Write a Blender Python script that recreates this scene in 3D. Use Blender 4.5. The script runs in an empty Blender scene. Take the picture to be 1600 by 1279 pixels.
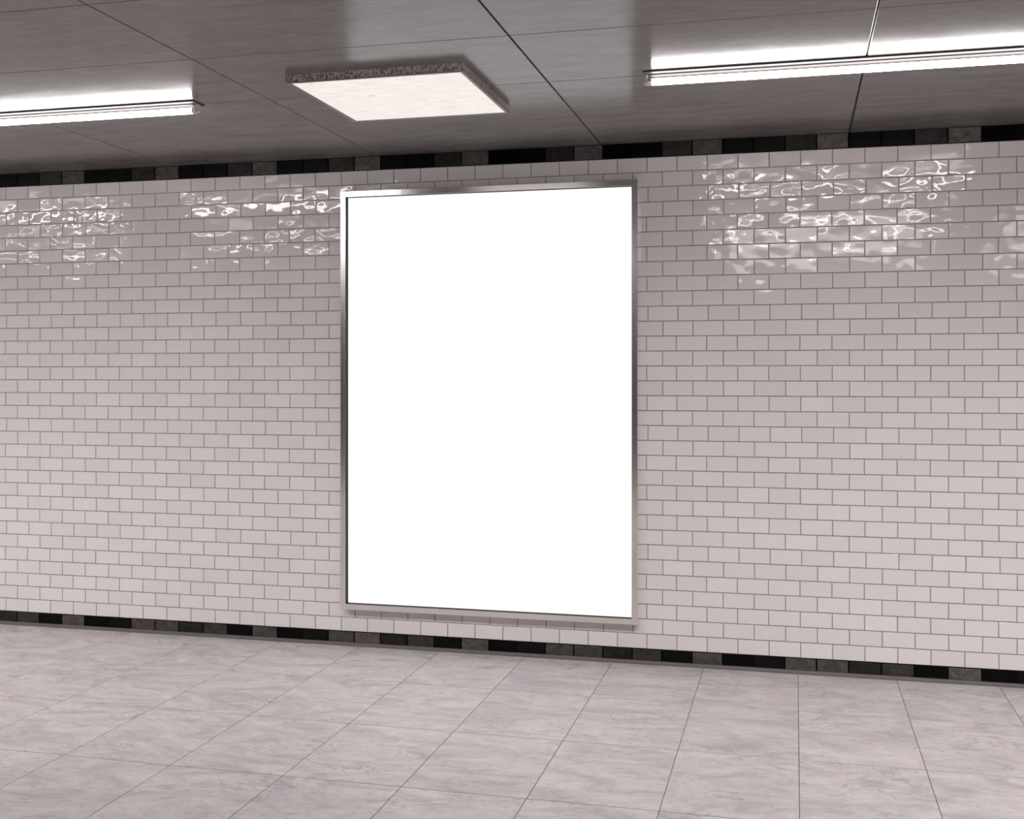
import bpy, bmesh, math, random
from mathutils import Vector, Matrix

random.seed(7)
scene = bpy.context.scene
COL = scene.collection

# ------------------------------------------------------------------ measures
TILE_W, TILE_H = 0.150, 0.075          # wall tile pitch
ROWS = 33                              # white courses
Z_WHITE = TILE_H                       # bottom of white field
Z_CEIL = TILE_H * (ROWS + 2)           # 2.625
X_MIN, X_MAX = -9.5, 5.0               # length of the passage
Y_FRONT = -8.2                         # opposite side
CAM_Y, CAM_Z = -5.691, 1.466
JOINT_X = 0.929                        # a vertical joint in the bottom course

# ------------------------------------------------------------------ helpers
def link(o, parent=None):
    COL.objects.link(o)
    if parent is not None:
        o.parent = parent
    return o

def mesh_obj(name, bm, mats, parent=None, smooth=False):
    me = bpy.data.meshes.new(name)
    bm.normal_update()
    bm.to_mesh(me)
    bm.free()
    if smooth:
        for p in me.polygons:
            p.use_smooth = True
    o = bpy.data.objects.new(name, me)
    for m in (mats if isinstance(mats, (list, tuple)) else [mats]):
        me.materials.append(m)
    return link(o, parent)

def empty(name, loc):
    o = bpy.data.objects.new(name, None)
    o.empty_display_size = 0.1
    o.location = loc
    return link(o)

def tag(o, label, cat, group=None):
    o['label'] = label
    o['category'] = cat
    if group:
        o['group'] = group
    return o

def structure(o, label=None):
    o['kind'] = 'structure'
    if label:
        o['label'] = label
    return o

def add_box(bm, x0, x1, y0, y1, z0, z1, bevel=0.0, seg=2, mat=0):
    r = bmesh.ops.create_cube(bm, size=1.0)
    vs = r['verts']
    for v in vs:
        v.co = Vector(((x0 + x1) / 2 + v.co.x * (x1 - x0),
                       (y0 + y1) / 2 + v.co.y * (y1 - y0),
                       (z0 + z1) / 2 + v.co.z * (z1 - z0)))
    fs = set()
    for v in vs:
        fs.update(v.link_faces)
    for f in fs:
        f.material_index = mat
    if bevel > 0:
        es = set()
        for f in fs:
            es.update(f.edges)
        bmesh.ops.bevel(bm, geom=list(es), offset=bevel, segments=seg,
                        affect='EDGES', profile=0.5, clamp_overlap=True)

def add_slab_tile(bm, origin, u, v, n, w, h, depth, chamfer, sub=(0, 0, 0, 0)):
    """A raised tile: rectangle w x h spanned by u, v from origin, raised along n."""
    o = Vector(origin)
    def P(a, b, c):
        return bm.verts.new(o + u * a + v * b + n * c)
    base = [P(0, 0, 0), P(w, 0, 0), P(w, h, 0), P(0, h, 0)]
    d1 = depth - chamfer * 0.7
    mid = [P(0, 0, d1), P(w, 0, d1), P(w, h, d1), P(0, h, d1)]
    c = chamfer
    top = [P(c, c, depth + sub[0]), P(w - c, c, depth + sub[1]),
           P(w - c, h - c, depth + sub[2]), P(c, h - c, depth + sub[3])]
    faces = [bm.faces.new(top)]
    for i in range(4):
        j = (i + 1) % 4
        faces.append(bm.faces.new((base[i], base[j], mid[j], mid[i])))
        faces.append(bm.faces.new((mid[i], mid[j], top[j], top[i])))
    return faces

def add_cylinder_x(bm, x0, x1, y, z, r, seg=24, cap=True):
    a, b = [], []
    for i in range(seg):
        t = 2 * math.pi * i / seg
        a.append(bm.verts.new((x0, y + r * math.cos(t), z + r * math.sin(t))))
        b.append(bm.verts.new((x1, y + r * math.cos(t), z + r * math.sin(t))))
    for i in range(seg):
        j = (i + 1) % seg
        bm.faces.new((a[i], a[j], b[j], b[i]))
    if cap:
        bm.faces.new(a[::-1])
        bm.faces.new(b)
    bmesh.ops.recalc_face_normals(bm, faces=bm.faces[:])

# ------------------------------------------------------------------ materials
def new_mat(name):
    m = bpy.data.materials.new(name)
    m.use_nodes = True
    nt = m.node_tree
    for n in list(nt.nodes):
        nt.nodes.remove(n)
    out = nt.nodes.new('ShaderNodeOutputMaterial')
    b = nt.nodes.new('ShaderNodeBsdfPrincipled')
    nt.links.new(b.outputs[0], out.inputs[0])
    return m, nt, b

def node(nt, kind, **kw):
    n = nt.nodes.new(kind)
    for k, v in kw.items():
        setattr(n, k, v)
    return n

def math_node(nt, op, a, b=None):
    n = node(nt, 'ShaderNodeMath', operation=op)
    for i, v in enumerate((a, b)):
        if v is None:
            continue
        if hasattr(v, 'is_output'):
            nt.links.new(v, n.inputs[i])
        else:
            n.inputs[i].default_value = v
    return n.outputs[0]

def mix_color(nt, fac, a, b):
    n = node(nt, 'ShaderNodeMix', data_type='RGBA')
    if hasattr(fac, 'is_output'):
        nt.links.new(fac, n.inputs[0])
    else:
        n.inputs[0].default_value = fac
    for idx, v in ((6, a), (7, b)):
        if hasattr(v, 'is_output'):
            nt.links.new(v, n.inputs[idx])
        else:
            n.inputs[idx].default_value = (*v, 1)
    return n.outputs[2]

def ramp(nt, fac, stops):
    n = node(nt, 'ShaderNodeValToRGB')
    el = n.color_ramp.elements
    while len(el) > 1:
        el.remove(el[-1])
    el[0].position = stops[0][0]
    el[0].color = (*stops[0][1], 1)
    for p, c in stops[1:]:
        e = el.new(p)
        e.color = (*c, 1)
    nt.links.new(fac, n.inputs[0])
    return n.outputs[0]

def coords(nt, scale=(1, 1, 1), rand_offset=0.0):
    tc = node(nt, 'ShaderNodeTexCoord')
    vec = tc.outputs['Object']
    if rand_offset:
        g = node(nt, 'ShaderNodeNewGeometry')
        sc = node(nt, 'ShaderNodeVectorMath', operation='SCALE')
        cmb = node(nt, 'ShaderNodeCombineXYZ')
        nt.links.new(g.outputs['Random Per Island'], cmb.inputs[0])
        r2 = math_node(nt, 'FRACT', math_node(nt, 'MULTIPLY', g.outputs['Random Per Island'], 57.31))
        r3 = math_node(nt, 'FRACT', math_node(nt, 'MULTIPLY', g.outputs['Random Per Island'], 913.7))
        nt.links.new(r2, cmb.inputs[1])
        nt.links.new(r3, cmb.inputs[2])
        nt.links.new(cmb.outputs[0], sc.inputs[0])
        sc.inputs['Scale'].default_value = rand_offset
        add = node(nt, 'ShaderNodeVectorMath', operation='ADD')
        nt.links.new(vec, add.inputs[0])
        nt.links.new(sc.outputs[0], add.inputs[1])
        vec = add.outputs[0]
    mp = node(nt, 'ShaderNodeMapping')
    mp.inputs['Scale'].default_value = scale
    nt.links.new(vec, mp.inputs['Vector'])
    return mp.outputs[0]

def noise(nt, vec, scale, detail=2.0, rough=0.5, dist=0.0, w=None):
    n = node(nt, 'ShaderNodeTexNoise')
    if w is not None:
        n.noise_dimensions = '4D'
        nt.links.new(w, n.inputs['W'])
    nt.links.new(vec, n.inputs['Vector'])
    n.inputs['Scale'].default_value = scale
    n.inputs['Detail'].default_value = detail
    n.inputs['Roughness'].default_value = rough
    n.inputs['Distortion'].default_value = dist
    return n.outputs[0]

def bump(nt, bsdf, height, strength, distance):
    n = node(nt, 'ShaderNodeBump')
    n.inputs['Strength'].default_value = strength
    n.inputs['Distance'].default_value = distance
    nt.links.new(height, n.inputs['Height'])
    nt.links.new(n.outputs[0], bsdf.inputs['Normal'])
    return n

def simple(name, color, rough=0.5, metal=0.0, spec=0.5):
    m, nt, b = new_mat(name)
    b.inputs['Base Color'].default_value = (*color, 1)
    b.inputs['Roughness'].default_value = rough
    b.inputs['Metallic'].default_value = metal
    b.inputs['Specular IOR Level'].default_value = spec
    return m

def mat_white_tile():
    m, nt, b = new_mat('glazed_white_tile')
    g = node(nt, 'ShaderNodeNewGeometry')
    rnd = g.outputs['Random Per Island']
    col = ramp(nt, rnd, [(0.0, (0.72, 0.685, 0.68)), (0.5, (0.745, 0.71, 0.70)), (1.0, (0.77, 0.735, 0.725))])
    nt.links.new(col, b.inputs['Base Color'])
    b.inputs['Roughness'].default_value = 0.03
    b.inputs['Specular IOR Level'].default_value = 0.36
    # wavy glaze, a different wave on each tile
    vec = coords(nt, (1, 1, 1.3), rand_offset=23.0)
    h = noise(nt, vec, 15.0, 0.4, 0.4)
    amt = math_node(nt, 'POWER', math_node(nt, 'FRACT', math_node(nt, 'MULTIPLY', rnd, 37.7)), 1.0)
    h2 = math_node(nt, 'MULTIPLY', h, math_node(nt, 'ADD', amt, 0.35))
    bump(nt, b, h2, 1.0, GLAZE)
    return m

def mat_dark_tile():
    m, nt, b = new_mat('mottled_dark_tile')
    at = node(nt, 'ShaderNodeAttribute', attribute_name='tone')
    vec = coords(nt, (1, 1, 1.6), rand_offset=31.0)
    n1 = noise(nt, vec, 22.0, 5.0, 0.62, 0.6)
    n2 = noise(nt, vec, 60.0, 4.0, 0.7)
    var = math_node(nt, 'ADD', math_node(nt, 'MULTIPLY', n1, 1.5), math_node(nt, 'MULTIPLY', n2, 0.7))
    val = math_node(nt, 'MULTIPLY', at.outputs['Fac'], math_node(nt, 'MAXIMUM', math_node(nt, 'SUBTRACT', var, 0.25), 0.12))
    col = node(nt, 'ShaderNodeMix', data_type='RGBA', blend_type='MULTIPLY')
    col.inputs[0].default_value = 1.0
    cmb = node(nt, 'ShaderNodeCombineColor')
    for i in range(3):
        nt.links.new(val, cmb.inputs[i])
    nt.links.new(cmb.outputs[0], col.inputs[6])
    col.inputs[7].default_value = (1.0, 0.93, 0.90, 1)
    nt.links.new(col.outputs[2], b.inputs['Base Color'])
    b.inputs['Roughness'].default_value = 0.3
    b.inputs['Specular IOR Level'].default_value = 0.05
    bump(nt, b, n2, 0.25, 0.001)
    return m

def mat_floor():
    m, nt, b = new_mat('veined_marble_floor_tile')
    vec = coords(nt, (0.8, 1.7, 1), rand_offset=17.0)
    warp = noise(nt, vec, 2.6, 7.0, 0.66, 2.2)
    fine = noise(nt, vec, 16.0, 8.0, 0.72, 2.2)
    base = ramp(nt, warp, [(0.34, (0.47, 0.436, 0.462)), (0.49, (0.60, 0.562, 0.575)), (0.62, (0.68, 0.64, 0.638))])
    fineramp = ramp(nt, fine, [(0.30, (0.66, 0.62, 0.64)), (0.45, (0.95, 0.935, 0.94)), (0.60, (1.0, 1.0, 1.0)), (0.75, (1.05, 1.045, 1.04))])
    mul = node(nt, 'ShaderNodeMix', data_type='RGBA', blend_type='MULTIPLY')
    mul.inputs[0].default_value = 1.0
    nt.links.new(base, mul.inputs[6])
    nt.links.new(fineramp, mul.inputs[7])
    # ochre flecks
    n3 = noise(nt, vec, 6.5, 6.0, 0.66, 2.4)
    f3 = ramp(nt, n3, [(0.53, (0, 0, 0)), (0.68, (0.6, 0.6, 0.6))])
    c3 = mix_color(nt, f3, mul.outputs[2], (0.56, 0.47, 0.36))
    # thin grey violet veins
    n4 = noise(nt, vec, 3.4, 6.0, 0.55, 1.0)
    band = math_node(nt, 'ABSOLUTE', math_node(nt, 'SUBTRACT', n4, 0.52))
    f4 = ramp(nt, band, [(0.0, (0.6, 0.6, 0.6)), (0.012, (0, 0, 0))])
    n5 = noise(nt, vec, 1.7, 2.0)
    f5 = math_node(nt, 'MULTIPLY', f4, ramp(nt, n5, [(0.45, (0, 0, 0)), (0.6, (1, 1, 1))]))
    c4 = mix_color(nt, f5, c3, (0.24, 0.205, 0.25))
    # small dark pits
    n6 = noise(nt, coords(nt, (1, 1, 1), rand_offset=9.0), 75.0, 2.0, 0.5)
    f6 = ramp(nt, n6, [(0.24, (0.7, 0.7, 0.7)), (0.29, (0, 0, 0))])
    c4 = mix_color(nt, f6, c4, (0.25, 0.21, 0.20))
    nt.links.new(c4, b.inputs['Base Color'])
    b.inputs['Roughness'].default_value = 0.42
    b.inputs['Specular IOR Level'].default_value = 0.25
    return m

def mat_ceiling():
    m, nt, b = new_mat('dark_lacquered_ceiling_panel')
    vec = coords(nt, (1.3, 4.5, 1), rand_offset=11.0)
    n1 = noise(nt, vec, 3.0, 6.0, 0.62, 0.8)
    n2 = noise(nt, coords(nt, (2.0, 6.5, 1), rand_offset=5.0), 11.0, 6.0, 0.72, 1.2)
    s = math_node(nt, 'ADD', math_node(nt, 'MULTIPLY', n1, 0.6), math_node(nt, 'MULTIPLY', n2, 0.4))
    d0, d1 = CEIL_DARK, CEIL_LIGHT
    col = ramp(nt, s, [(0.36, d0), (0.62, d1)])
    nt.links.new(col, b.inputs['Base Color'])
    rr = ramp(nt, s, [(0.35, (CEIL_R0,) * 3), (0.65, (CEIL_R1,) * 3)])
    nt.links.new(rr, b.inputs['Roughness'])
    b.inputs['Specular IOR Level'].default_value = CEIL_SPEC
    bump(nt, b, n2, 0.15, 0.0015)
    return m

def mat_steel():
    m, nt, b = new_mat('brushed_steel')
    n1 = noise(nt, coords(nt, (6, 6, 6)), 3.0, 3.0)
    col = ramp(nt, n1, [(0.3, (0.93, 0.90, 0.885)), (0.7, (0.94, 0.91, 0.895))])
    nt.links.new(col, b.inputs['Base Color'])
    b.inputs['Metallic'].default_value = 1.0
    b.inputs['Roughness'].default_value = 0.2
    return m

def mat_emit(name, color, strength):
    m = bpy.data.materials.new(name)
    m.use_nodes = True
    nt = m.node_tree
    for n in list(nt.nodes):
        nt.nodes.remove(n)
    out = nt.nodes.new('ShaderNodeOutputMaterial')
    e = nt.nodes.new('ShaderNodeEmission')
    e.inputs[0].default_value = (*color, 1)
    e.inputs[1].default_value = strength
    nt.links.new(e.outputs[0], out.inputs[0])
    return m

def mat_poster():
    m, nt, b = new_mat('white_sheet_added_glow')
    b.inputs['Base Color'].default_value = (0.25, 0.25, 0.25, 1)
    b.inputs['Roughness'].default_value = 0.6
    b.inputs['Specular IOR Level'].default_value = 0.1
    b.inputs['Emission Color'].default_value = (1, 1, 1, 1)
    b.inputs['Emission Strength'].default_value = POSTER  # emission added to keep the sheet pure white; it is no lamp
    return m

def mat_diffuser():
    m, nt, b = new_mat('lamp_diffuser')
    v = coords(nt, (5, 40, 1))
    n1 = noise(nt, v, 2.0, 5.0, 0.65)
    v2 = coords(nt, (1, 1, 1))
    sp = noise(nt, v2, 16.0, 3.0, 0.55)
    c = ramp(nt, n1, [(0.32, (0.80, 0.73, 0.67)), (0.56, (1.0, 0.935, 0.89))])
    f = ramp(nt, sp, [(0.22, (0.8, 0.8, 0.8)), (0.34, (0, 0, 0))])
    c2 = mix_color(nt, f, c, (0.62, 0.53, 0.46))
    nt.links.new(c2, b.inputs['Emission Color'])
    b.inputs['Emission Strength'].default_value = PANEL
    b.inputs['Base Color'].default_value = (0.1, 0.1, 0.1, 1)
    b.inputs['Roughness'].default_value = 0.7
    b.inputs['Specular IOR Level'].default_value = 0.1
    return m

def mat_granular():
    m, nt, b = new_mat('granular_grey_lamp_edge')
    n1 = noise(nt, coords(nt, (1, 1, 0.5)), 190.0, 3.0, 0.7)
    c = ramp(nt, n1, [(0.36, (0.08, 0.07, 0.063)), (0.5, (0.42, 0.385, 0.35)), (0.66, (0.80, 0.745, 0.69))])
    nt.links.new(c, b.inputs['Base Color'])
    b.inputs['Roughness'].default_value = 0.75
    b.inputs['Specular IOR Level'].default_value = 0.2
    bump(nt, b, n1, 0.5, 0.002)
    return m

# ------------------------------------------------------------------ light settings
TINT = (1.0, 0.962, 0.95)
GLAZE = 0.0027
CEIL_DARK, CEIL_LIGHT = (0.14, 0.1285, 0.125), (0.215, 0.198, 0.193)
CEIL_R0, CEIL_R1 = 0.20, 0.12
CEIL_SPEC = 0.22
POSTER = 0.90
PANEL = 0.86
TUBE = 23.0
WALL_FILL_W = 16.5
FLOOR_FILL_W = 14.0
WALL_FILL_SPREAD = 90
WALL_FILL_TILT = 46.5

M_WHITE = mat_white_tile()
M_GROUT = simple('brown_grey_grout', (0.37, 0.33, 0.318), 0.85, 0, 0.2)
M_BLACKGROUT = simple('black_grout', (0.004, 0.004, 0.004), 0.9, 0, 0.0)
M_DARK = mat_dark_tile()
M_FLOOR = mat_floor()
M_FLOORGROUT = simple('violet_grey_floor_joint', (0.10, 0.085, 0.115), 0.8, 0, 0.2)
M_CEIL = mat_ceiling()
M_CEILGAP = simple('dark_ceiling_joint_gap', (0.02, 0.018, 0.017), 0.7, 0, 0.2)  # dark backing colour in the joints between ceiling panels
M_CONCRETE = simple('dark_concrete', (0.015, 0.014, 0.0135), 0.8, 0, 0.2)
M_PALE = simple('pale_plaster', (0.55, 0.52, 0.51), 0.7, 0, 0.3)
M_STEEL = mat_steel()
M_POSTER = mat_poster()
M_RECESS_SHADE = simple('dark_recess_shade', (0.022, 0.019, 0.018), 0.7, 0, 0.2)  # shade painted into the frame's inner lip; also colours the hidden back panel
M_TUBE = mat_emit('lit_fluorescent_glass', TINT, TUBE)
M_CAP = simple('tube_end_aluminium', (0.75, 0.73, 0.72), 0.3, 0.8)
M_ENAMEL = simple('grey_enamel', (0.06, 0.056, 0.054), 0.5, 0, 0.2)
M_HOLDER = simple('white_plastic', (0.7, 0.67, 0.66), 0.4)
M_DIFF = mat_diffuser()
M_GRAN = mat_granular()
M_RIM = simple('worn_grey_lamp_rim', (0.26, 0.24, 0.225), 0.55, 0.3, 0.3)
M_STRIP = simple('grey_ridged_strip', (0.17, 0.155, 0.15), 0.6, 0, 0.3)

# ------------------------------------------------------------------ wall_back : tiled wall
EX, EZ, EY = Vector((1, 0, 0)), Vector((0, 0, 1)), Vector((0, 1, 0))
NY = Vector((0, -1, 0))
GAP = 0.0045
WX0, WX1 = X_MIN, X_MAX

JIT = [0.0, 0.006, -0.002, 0.003, -0.004, 0.005, 0.006, 0.004]
def course_tiles(row):
    """left edges of the tiles of one course (row -1 = dark base, 33 = dark top)"""
    off = JOINT_X + (TILE_W / 2 if row % 2 else 0.0)
    k0 = math.floor((WX0 - off) / TILE_W) - 1
    k1 = math.ceil((WX1 - off) / TILE_W)
    for k in range(k0, k1 + 1):
        a = off + k * TILE_W
        b = a + TILE_W
        a, b = max(a, WX0), min(b, WX1)
        if b - a > 0.02:
            yield k, a, b

bm = bmesh.new()
add_box(bm, WX0, WX1, 0.0, 0.12, 0.0, Z_CEIL, mat=1)
for row in range(ROWS):
    z0 = Z_WHITE + row * TILE_H
    j = JIT[(row * 5) % 8] * 0.8
    for k, a, b in course_tiles(row):
        aa = a + (j if a > WX0 else 0)
        bb = b + (j if b < WX1 else 0)
        s = [random.uniform(-0.0008, 0.0008) for _ in range(4)]
        s[3] = s[0] + s[2] - s[1]
        fs = add_slab_tile(bm, (aa + GAP / 2, 0.0005, z0 + GAP / 2), EX, EZ, NY,
                           bb - aa - GAP, TILE_H - GAP, 0.0055, 0.0014, s)
        for f in fs:
            f.material_index = 0
wall = structure(mesh_obj('wall_back', bm, [M_WHITE, M_GROUT]),
                 'long wall of white glazed brick shaped tiles with grey joints')

def dark_course(name, row, tones, shift, label):
    z0 = Z_WHITE + row * TILE_H
    bm = bmesh.new()
    lay = bm.faces.layers.float.new('tone')
    add_box(bm, WX0, WX1, -0.0045, 0.0, z0 + 0.0003, z0 + TILE_H - 0.0003, mat=1)
    for k, a, b in course_tiles(row):
        t = tones[(k + shift) % len(tones)] * random.uniform(0.8, 1.2)
        fs = add_slab_tile(bm, (a + 0.0036, -0.003, z0 + 0.0028), EX, EZ, NY,
                           b - a - 0.0072, TILE_H - 0.0056, 0.0035, 0.0012)
        for f in fs:
            f[lay] = t
            f.material_index = 0
    return structure(mesh_obj(name, bm, [M_DARK, M_BLACKGROUT]), label)

# black, black, charcoal, grey ... under the ceiling ; eight tile rhythm along the floor
dark_course('trim_1', ROWS, [0.002, 0.005, 0.04, 0.12], 1, 'course of black and charcoal tiles under the ceiling')
dark_course('baseboard_back', -1, [0.006, 0.10, 0.005, 0.009, 0.085, 0.09, 0.03, 0.055], 3,
            'course of black and charcoal tiles along the floor')

# ------------------------------------------------------------------ grey ridged strip at the foot of the wall
bm = bmesh.new()
def strip_profile(x0, x1, y_out, z_top):
    pts = [(-0.006, 0.0005), (y_out, 0.0005), (y_out, z_top * 0.55), (y_out * 0.72, z_top), (-0.006, z_top)]
    A = [bm.verts.new((x0, y, z)) for y, z in pts]
    B = [bm.verts.new((x1, y, z)) for y, z in pts]
    n = len(pts)
    for i in range(n):
        q = (i + 1) % n
        bm.faces.new((A[i], B[i], B[q], A[q]))
    bm.faces.new(A[::-1])
    bm.faces.new(B)
x = WX0
while x < WX1 - 0.011:
    strip_profile(x, x + 0.0062, -0.025, 0.0175)
    strip_profile(x + 0.0062, x + 0.0105, -0.0222, 0.0155)
    x += 0.0105
bmesh.ops.recalc_face_normals(bm, faces=bm.faces[:])
structure(mesh_obj('trim_2', bm, M_STRIP), 'narrow grey ridged strip where the tiled wall meets the floor')

# ------------------------------------------------------------------ floor
bm = bmesh.new()
add_box(bm, X_MIN, X_MAX, Y_FRONT, 0.12, -0.15, -0.0012, mat=1)
FX, FY = 0.456, 0.632
fx0 = 0.0165
ky = 0
y_edges = [-0.008 - FY * i for i in range(0, 14)]
k0 = math.floor((X_MIN - fx0) / FX)
k1 = math.ceil((X_MAX - fx0) / FX)
for i in range(len(y_edges) - 1):
    ya, yb = max(y_edges[i + 1], Y_FRONT), y_edges[i]
    if yb - ya < 0.02:
        continue
    for k in range(k0, k1):
        a, b = max(fx0 + k * FX, X_MIN), min(fx0 + (k + 1) * FX, X_MAX)
        if b - a < 0.02:
            continue
        add_slab_tile(bm, (a + 0.0013, ya + 0.0022, -0.002), EX, EY, EZ, b - a - 0.0026, yb - ya - 0.0044, 0.002, 0.0008)
structure(mesh_obj('floor', bm, [M_FLOOR, M_FLOORGROUT]), 'pale veined marble floor tiles')

# ------------------------------------------------------------------ ceiling
bm = bmesh.new()
add_box(bm, X_MIN, X_MAX, Y_FRONT, 0.12, Z_CEIL + 0.004, Z_CEIL + 0.15, mat=1)
PX, PY = 1.2105, 0.638
px0 = 0.2565
y_edges = [0.0, -0.648] + [-0.648 - PY * i for i in range(1, 13)]
for i in range(len(y_edges) - 1):
    ya, yb = max(y_edges[i + 1], Y_FRONT), y_edges[i]
    if yb - ya < 0.02:
        continue
    for k in range(-7, 5):
        a, b = max(px0 + k * PX, X_MIN), min(px0 + (k + 1) * PX, X_MAX)
        if b - a < 0.02:
            continue
        dz = random.uniform(-0.0006, 0.0006)
        fs = add_slab_tile(bm, (a + 0.003, yb - 0.0014, Z_CEIL + 0.0055), EX, -EY, -EZ,
                      b - a - 0.006, yb - ya - 0.0028, 0.0055 , 0.0018)
bmesh.ops.recalc_face_normals(bm, faces=bm.faces[:])
structure(mesh_obj('ceiling', bm, [M_CEIL, M_CEILGAP]), 'dark lacquered ceiling panels with thin joints')

# ------------------------------------------------------------------ other walls (out of view)
bm = bmesh.new(); add_box(bm, X_MIN, X_MAX, Y_FRONT - 0.15, Y_FRONT, -0.15, Z_CEIL + 0.15)
structure(mesh_obj('wall_front', bm, M_CONCRETE))
bm = bmesh.new(); add_box(bm, X_MIN - 0.15, X_MIN, Y_FRONT - 0.15, 0.12, -0.15, Z_CEIL + 0.15)
structure(mesh_obj('wall_left', bm, M_PALE))
bm = bmesh.new(); add_box(bm, X_MAX, X_MAX + 0.15, Y_FRONT - 0.15, 0.12, -0.15, Z_CEIL + 0.15)
structure(mesh_obj('wall_right', bm, M_PALE))

# ------------------------------------------------------------------ framed blank poster panel
OX0, OX1, OZ0, OZ1 = -2.3495, -0.760, 0.206, 2.4305
FW, FYF, FYP = 0.030, -0.070, -0.033
cx, cz = (OX0 + OX1) / 2, (OZ0 + OZ1) / 2
root = empty('poster_frame', (cx, 0, OZ0))
tag(root, 'tall blank white poster panel in a brushed steel frame hung on the tiled wall', 'poster')
def local(bm, base):
    bmesh.ops.translate(bm, verts=bm.verts[:], vec=-Vector(base))
BASE = (cx, 0, OZ0)
# mitred frame profile swept round the rectangle
bm = bmesh.new()
prof = [(0.0, -0.0065), (0.0, FYF + 0.0012), (0.0012, FYF), (FW - 0.001, FYF), (FW, FYF + 0.001), (FW, FYP + 0.001), (FW, -0.0065)]
corners = [(OX0, OZ0, 1, 1), (OX1, OZ0, -1, 1), (OX1, OZ1, -1, -1), (OX0, OZ1, 1, -1)]
rings = []
for (x, z, sx, sz) in corners:
    rings.append([bm.verts.new((x + sx * p, y, z + sz * p)) for p, y in prof])
for c in range(4):
    A, B = rings[c], rings[(c + 1) % 4]
    for i in range(len(prof)):
        q = (i + 1) % len(prof)
        f = bm.faces.new((A[i], B[i], B[q], A[q]))
        f.material_index = 1 if i in (4, 5) else 0
bmesh.ops.recalc_face_normals(bm, faces=bm.faces[:])
local(bm, BASE)
mesh_obj('frame', bm, [M_STEEL, M_RECESS_SHADE], root)
bm = bmesh.new()
add_box(bm, OX0 + FW - 0.0005, OX1 - FW + 0.0005, FYP, FYP + 0.004, OZ0 + FW - 0.0005, OZ1 - FW + 0.0005)
local(bm, BASE)
mesh_obj('poster_sheet', bm, M_POSTER, root)['label'] = 'blank pure white poster sheet'
bm = bmesh.new()
add_box(bm, OX0 + 0.032, OX1 - 0.032, FYP + 0.0045, -0.0066, OZ0 + 0.032, OZ1 - 0.032)
local(bm, BASE)
mesh_obj('back_panel', bm, M_RECESS_SHADE, root)

# ------------------------------------------------------------------ fluorescent tube lights
def tube_light(x0, x1, yc, label, group):
    """thin enamelled batten on the ceiling, one bare tube between two lamp holders"""
    xc = (x0 + x1) / 2
    L = (x1 - x0) / 2
    r = empty('ceiling_tube_light', (xc, yc, Z_CEIL))
    tag(r, label, 'ceiling light', group)
    bm = bmesh.new()
    add_box(bm, -L, L, -0.05, 0.05, -0.006, 0.0, 0.0015, 1)
    add_box(bm, -L + 0.02, L - 0.02, -0.018, 0.018, -0.0105, -0.005, 0.002, 1)
    mesh_obj('base_plate', bm, M_ENAMEL, r)
    bm = bmesh.new()
    add_cylinder_x(bm, -L + 0.026, L - 0.026, 0, -0.033, 0.013, 28)
    t = mesh_obj('tube', bm, M_TUBE, r, smooth=False)
    for s in (-1, 1):
        bm = bmesh.new()
        add_cylinder_x(bm, s * (L - 0.030), s * (L - 0.012), 0, -0.033, 0.0133, 24)
        mesh_obj('tube_cap', bm, M_CAP, t)
        bm = bmesh.new()
        a, b = sorted((s * (L - 0.012), s * (L - 0.002)))
        add_box(bm, a, b, -0.0095, 0.0095, -0.0435, -0.005, 0.003, 2)
        a, b = sorted((s * (L - 0.003), s * (L + 0.004)))
        add_box(bm, a, b, -0.006, 0.006, -0.039, -0.027, 0.002, 1)
        mesh_obj('lamp_holder', bm, M_HOLDER, r)
    return r

YT1, YT2 = -1.31, -3.24
GA = 'ceiling tube lights in the row nearest the tiled wall'
tube_light(-4.08, -2.481, YT1, 'lit fluorescent tube light on the ceiling to the left of the square lamp', GA)
tube_light(-0.566, 1.04, YT1, 'lit fluorescent tube light on the ceiling to the right of the square lamp', GA)
GB = 'ceiling tube lights out of view along the passage'
LB = 'lit fluorescent tube light on the ceiling farther along, outside the picture'
tube_light(-6.15, -4.50, YT1, LB, GB)
tube_light(2.6, 4.2, YT1, LB, GB)
tube_light(-5.10, -3.35, YT2, LB, GB)
tube_light(-0.70, 1.15, YT2, LB, GB)
tube_light(-7.3, -5.75, YT2, LB, GB)
tube_light(2.6, 4.2, YT2, LB, GB)

# ------------------------------------------------------------------ square ceiling lamp
LX0, LX1, LY0, LY1, LT = -1.922, -1.203, -1.638, -0.936, 0.032
lb = ((LX0 + LX1) / 2, (LY0 + LY1) / 2, Z_CEIL)
lamp = empty('square_ceiling_lamp', lb)
tag(lamp, 'square white ceiling lamp with granular grey edges between the tube lights', 'ceiling light')
bm = bmesh.new()
t = 0.014
z0, z1 = Z_CEIL - LT, Z_CEIL
add_box(bm, LX0, LX1, LY0, LY0 + t, z0 + 0.001, z1)
add_box(bm, LX0, LX1, LY1 - t, LY1, z0 + 0.001, z1)
add_box(bm, LX0, LX0 + t, LY0 + t, LY1 - t, z0 + 0.001, z1)
add_box(bm, LX1 - t, LX1, LY0 + t, LY1 - t, z0 + 0.001, z1)
local(bm, lb)
mesh_obj('lamp_housing', bm, M_GRAN, lamp)
bm = bmesh.new()
ri = 0.012
for (a, b, c, d) in ((LX0 - .001, LX1 + .001, LY0 - .001, LY0 + ri), (LX0 - .001, LX1 + .001, LY1 - ri, LY1 + .001),
                     (LX0 - .001, LX0 + ri + .006, LY0 + ri, LY1 - ri), (LX1 - ri, LX1 + .001, LY0 + ri, LY1 - ri)):
    add_box(bm, a, b, c, d, z0 - 0.001, z0 + 0.0025)
local(bm, lb)
mesh_obj('rim', bm, M_RIM, lamp)['label'] = 'narrow grey rim'
bm = bmesh.new()
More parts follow.
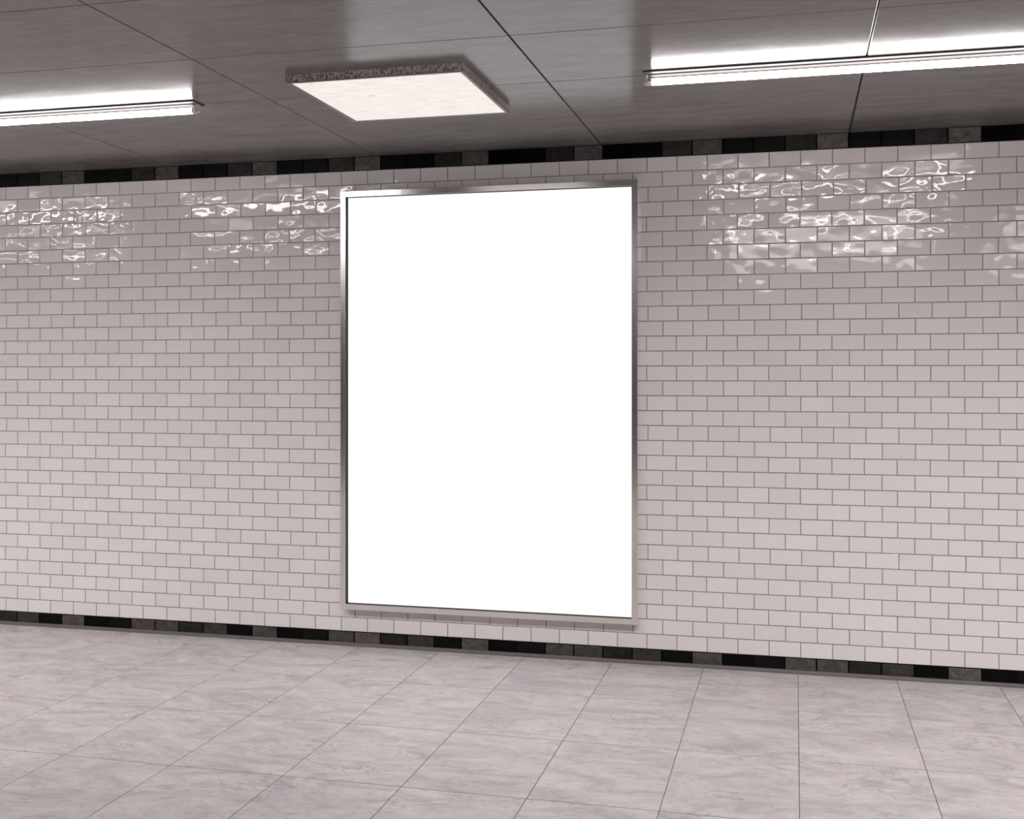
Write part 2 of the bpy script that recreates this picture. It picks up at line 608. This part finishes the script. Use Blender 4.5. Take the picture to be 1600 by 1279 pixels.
add_box(bm, LX0 + ri + .005, LX1 - ri + .001, LY0 + ri - .001, LY1 - ri + .001, z0 + 0.001, z0 + 0.006)
local(bm, lb)
mesh_obj('diffuser', bm, M_DIFF, lamp)['label'] = 'glowing white diffuser'

# ------------------------------------------------------------------ added fill lights, out of view and without fittings, brightening the tiled wall
for wx, wk in ((-8.4, 1.2), (-6.5, 1.2), (-4.25, 1.05), (-2.2, 0.8), (0.2, 1.0), (2.2, 1.1), (4.0, 1.1)):
    ld = bpy.data.lights.new('wall_fill_light', 'AREA')
    ld.shape = 'RECTANGLE'
    ld.size = 1.5
    ld.size_y = 0.5
    ld.energy = WALL_FILL_W * wk
    ld.color = TINT
    ld.spread = math.radians(WALL_FILL_SPREAD)
    lo = bpy.data.objects.new('wall_fill_light', ld)
    lo.location = (wx, -3.05, Z_CEIL - 0.12)
    lo.rotation_euler = (math.radians(90 - WALL_FILL_TILT), 0, 0)
    link(lo)

# ------------------------------------------------------------------ unseen area lights added to lift the floor farther back
for wy in (-4.7, -6.6):
    for wx in (-8.0, -6.0, -4.0, -2.0, 0.0, 2.0, 4.0):
        ld = bpy.data.lights.new('floor_fill_light', 'AREA')
        ld.shape = 'SQUARE'
        ld.size = 0.4
        ld.energy = FLOOR_FILL_W
        ld.color = TINT
        ld.spread = math.radians(110)
        lo = bpy.data.objects.new('floor_fill_light', ld)
        lo.location = (wx, wy, Z_CEIL - 0.02)
        link(lo)

# ------------------------------------------------------------------ world
w = bpy.data.worlds.new('world')
scene.world = w
w.use_nodes = True
w.node_tree.nodes['Background'].inputs[0].default_value = (0.01, 0.01, 0.01, 1)

# ------------------------------------------------------------------ camera
cam = bpy.data.cameras.new('camera')
co = bpy.data.objects.new('camera', cam)
link(co)
co.location = (0, CAM_Y, CAM_Z)
co.rotation_euler = (math.radians(90), 0, math.radians(14.04))
cam.sensor_fit = 'HORIZONTAL'
cam.sensor_width = 36.0
cam.lens = 1765.0 / 1600.0 * 36.0
cam.shift_x = 0.0
cam.shift_y = (582.0 - 639.5) / 1600.0
cam.clip_start = 0.05
scene.camera = co

vs = scene.view_settings
vs.view_transform = 'Standard'
vs.look = 'None'
vs.gamma = 1.0
vs.use_curve_mapping = False
vs.exposure = 0.08
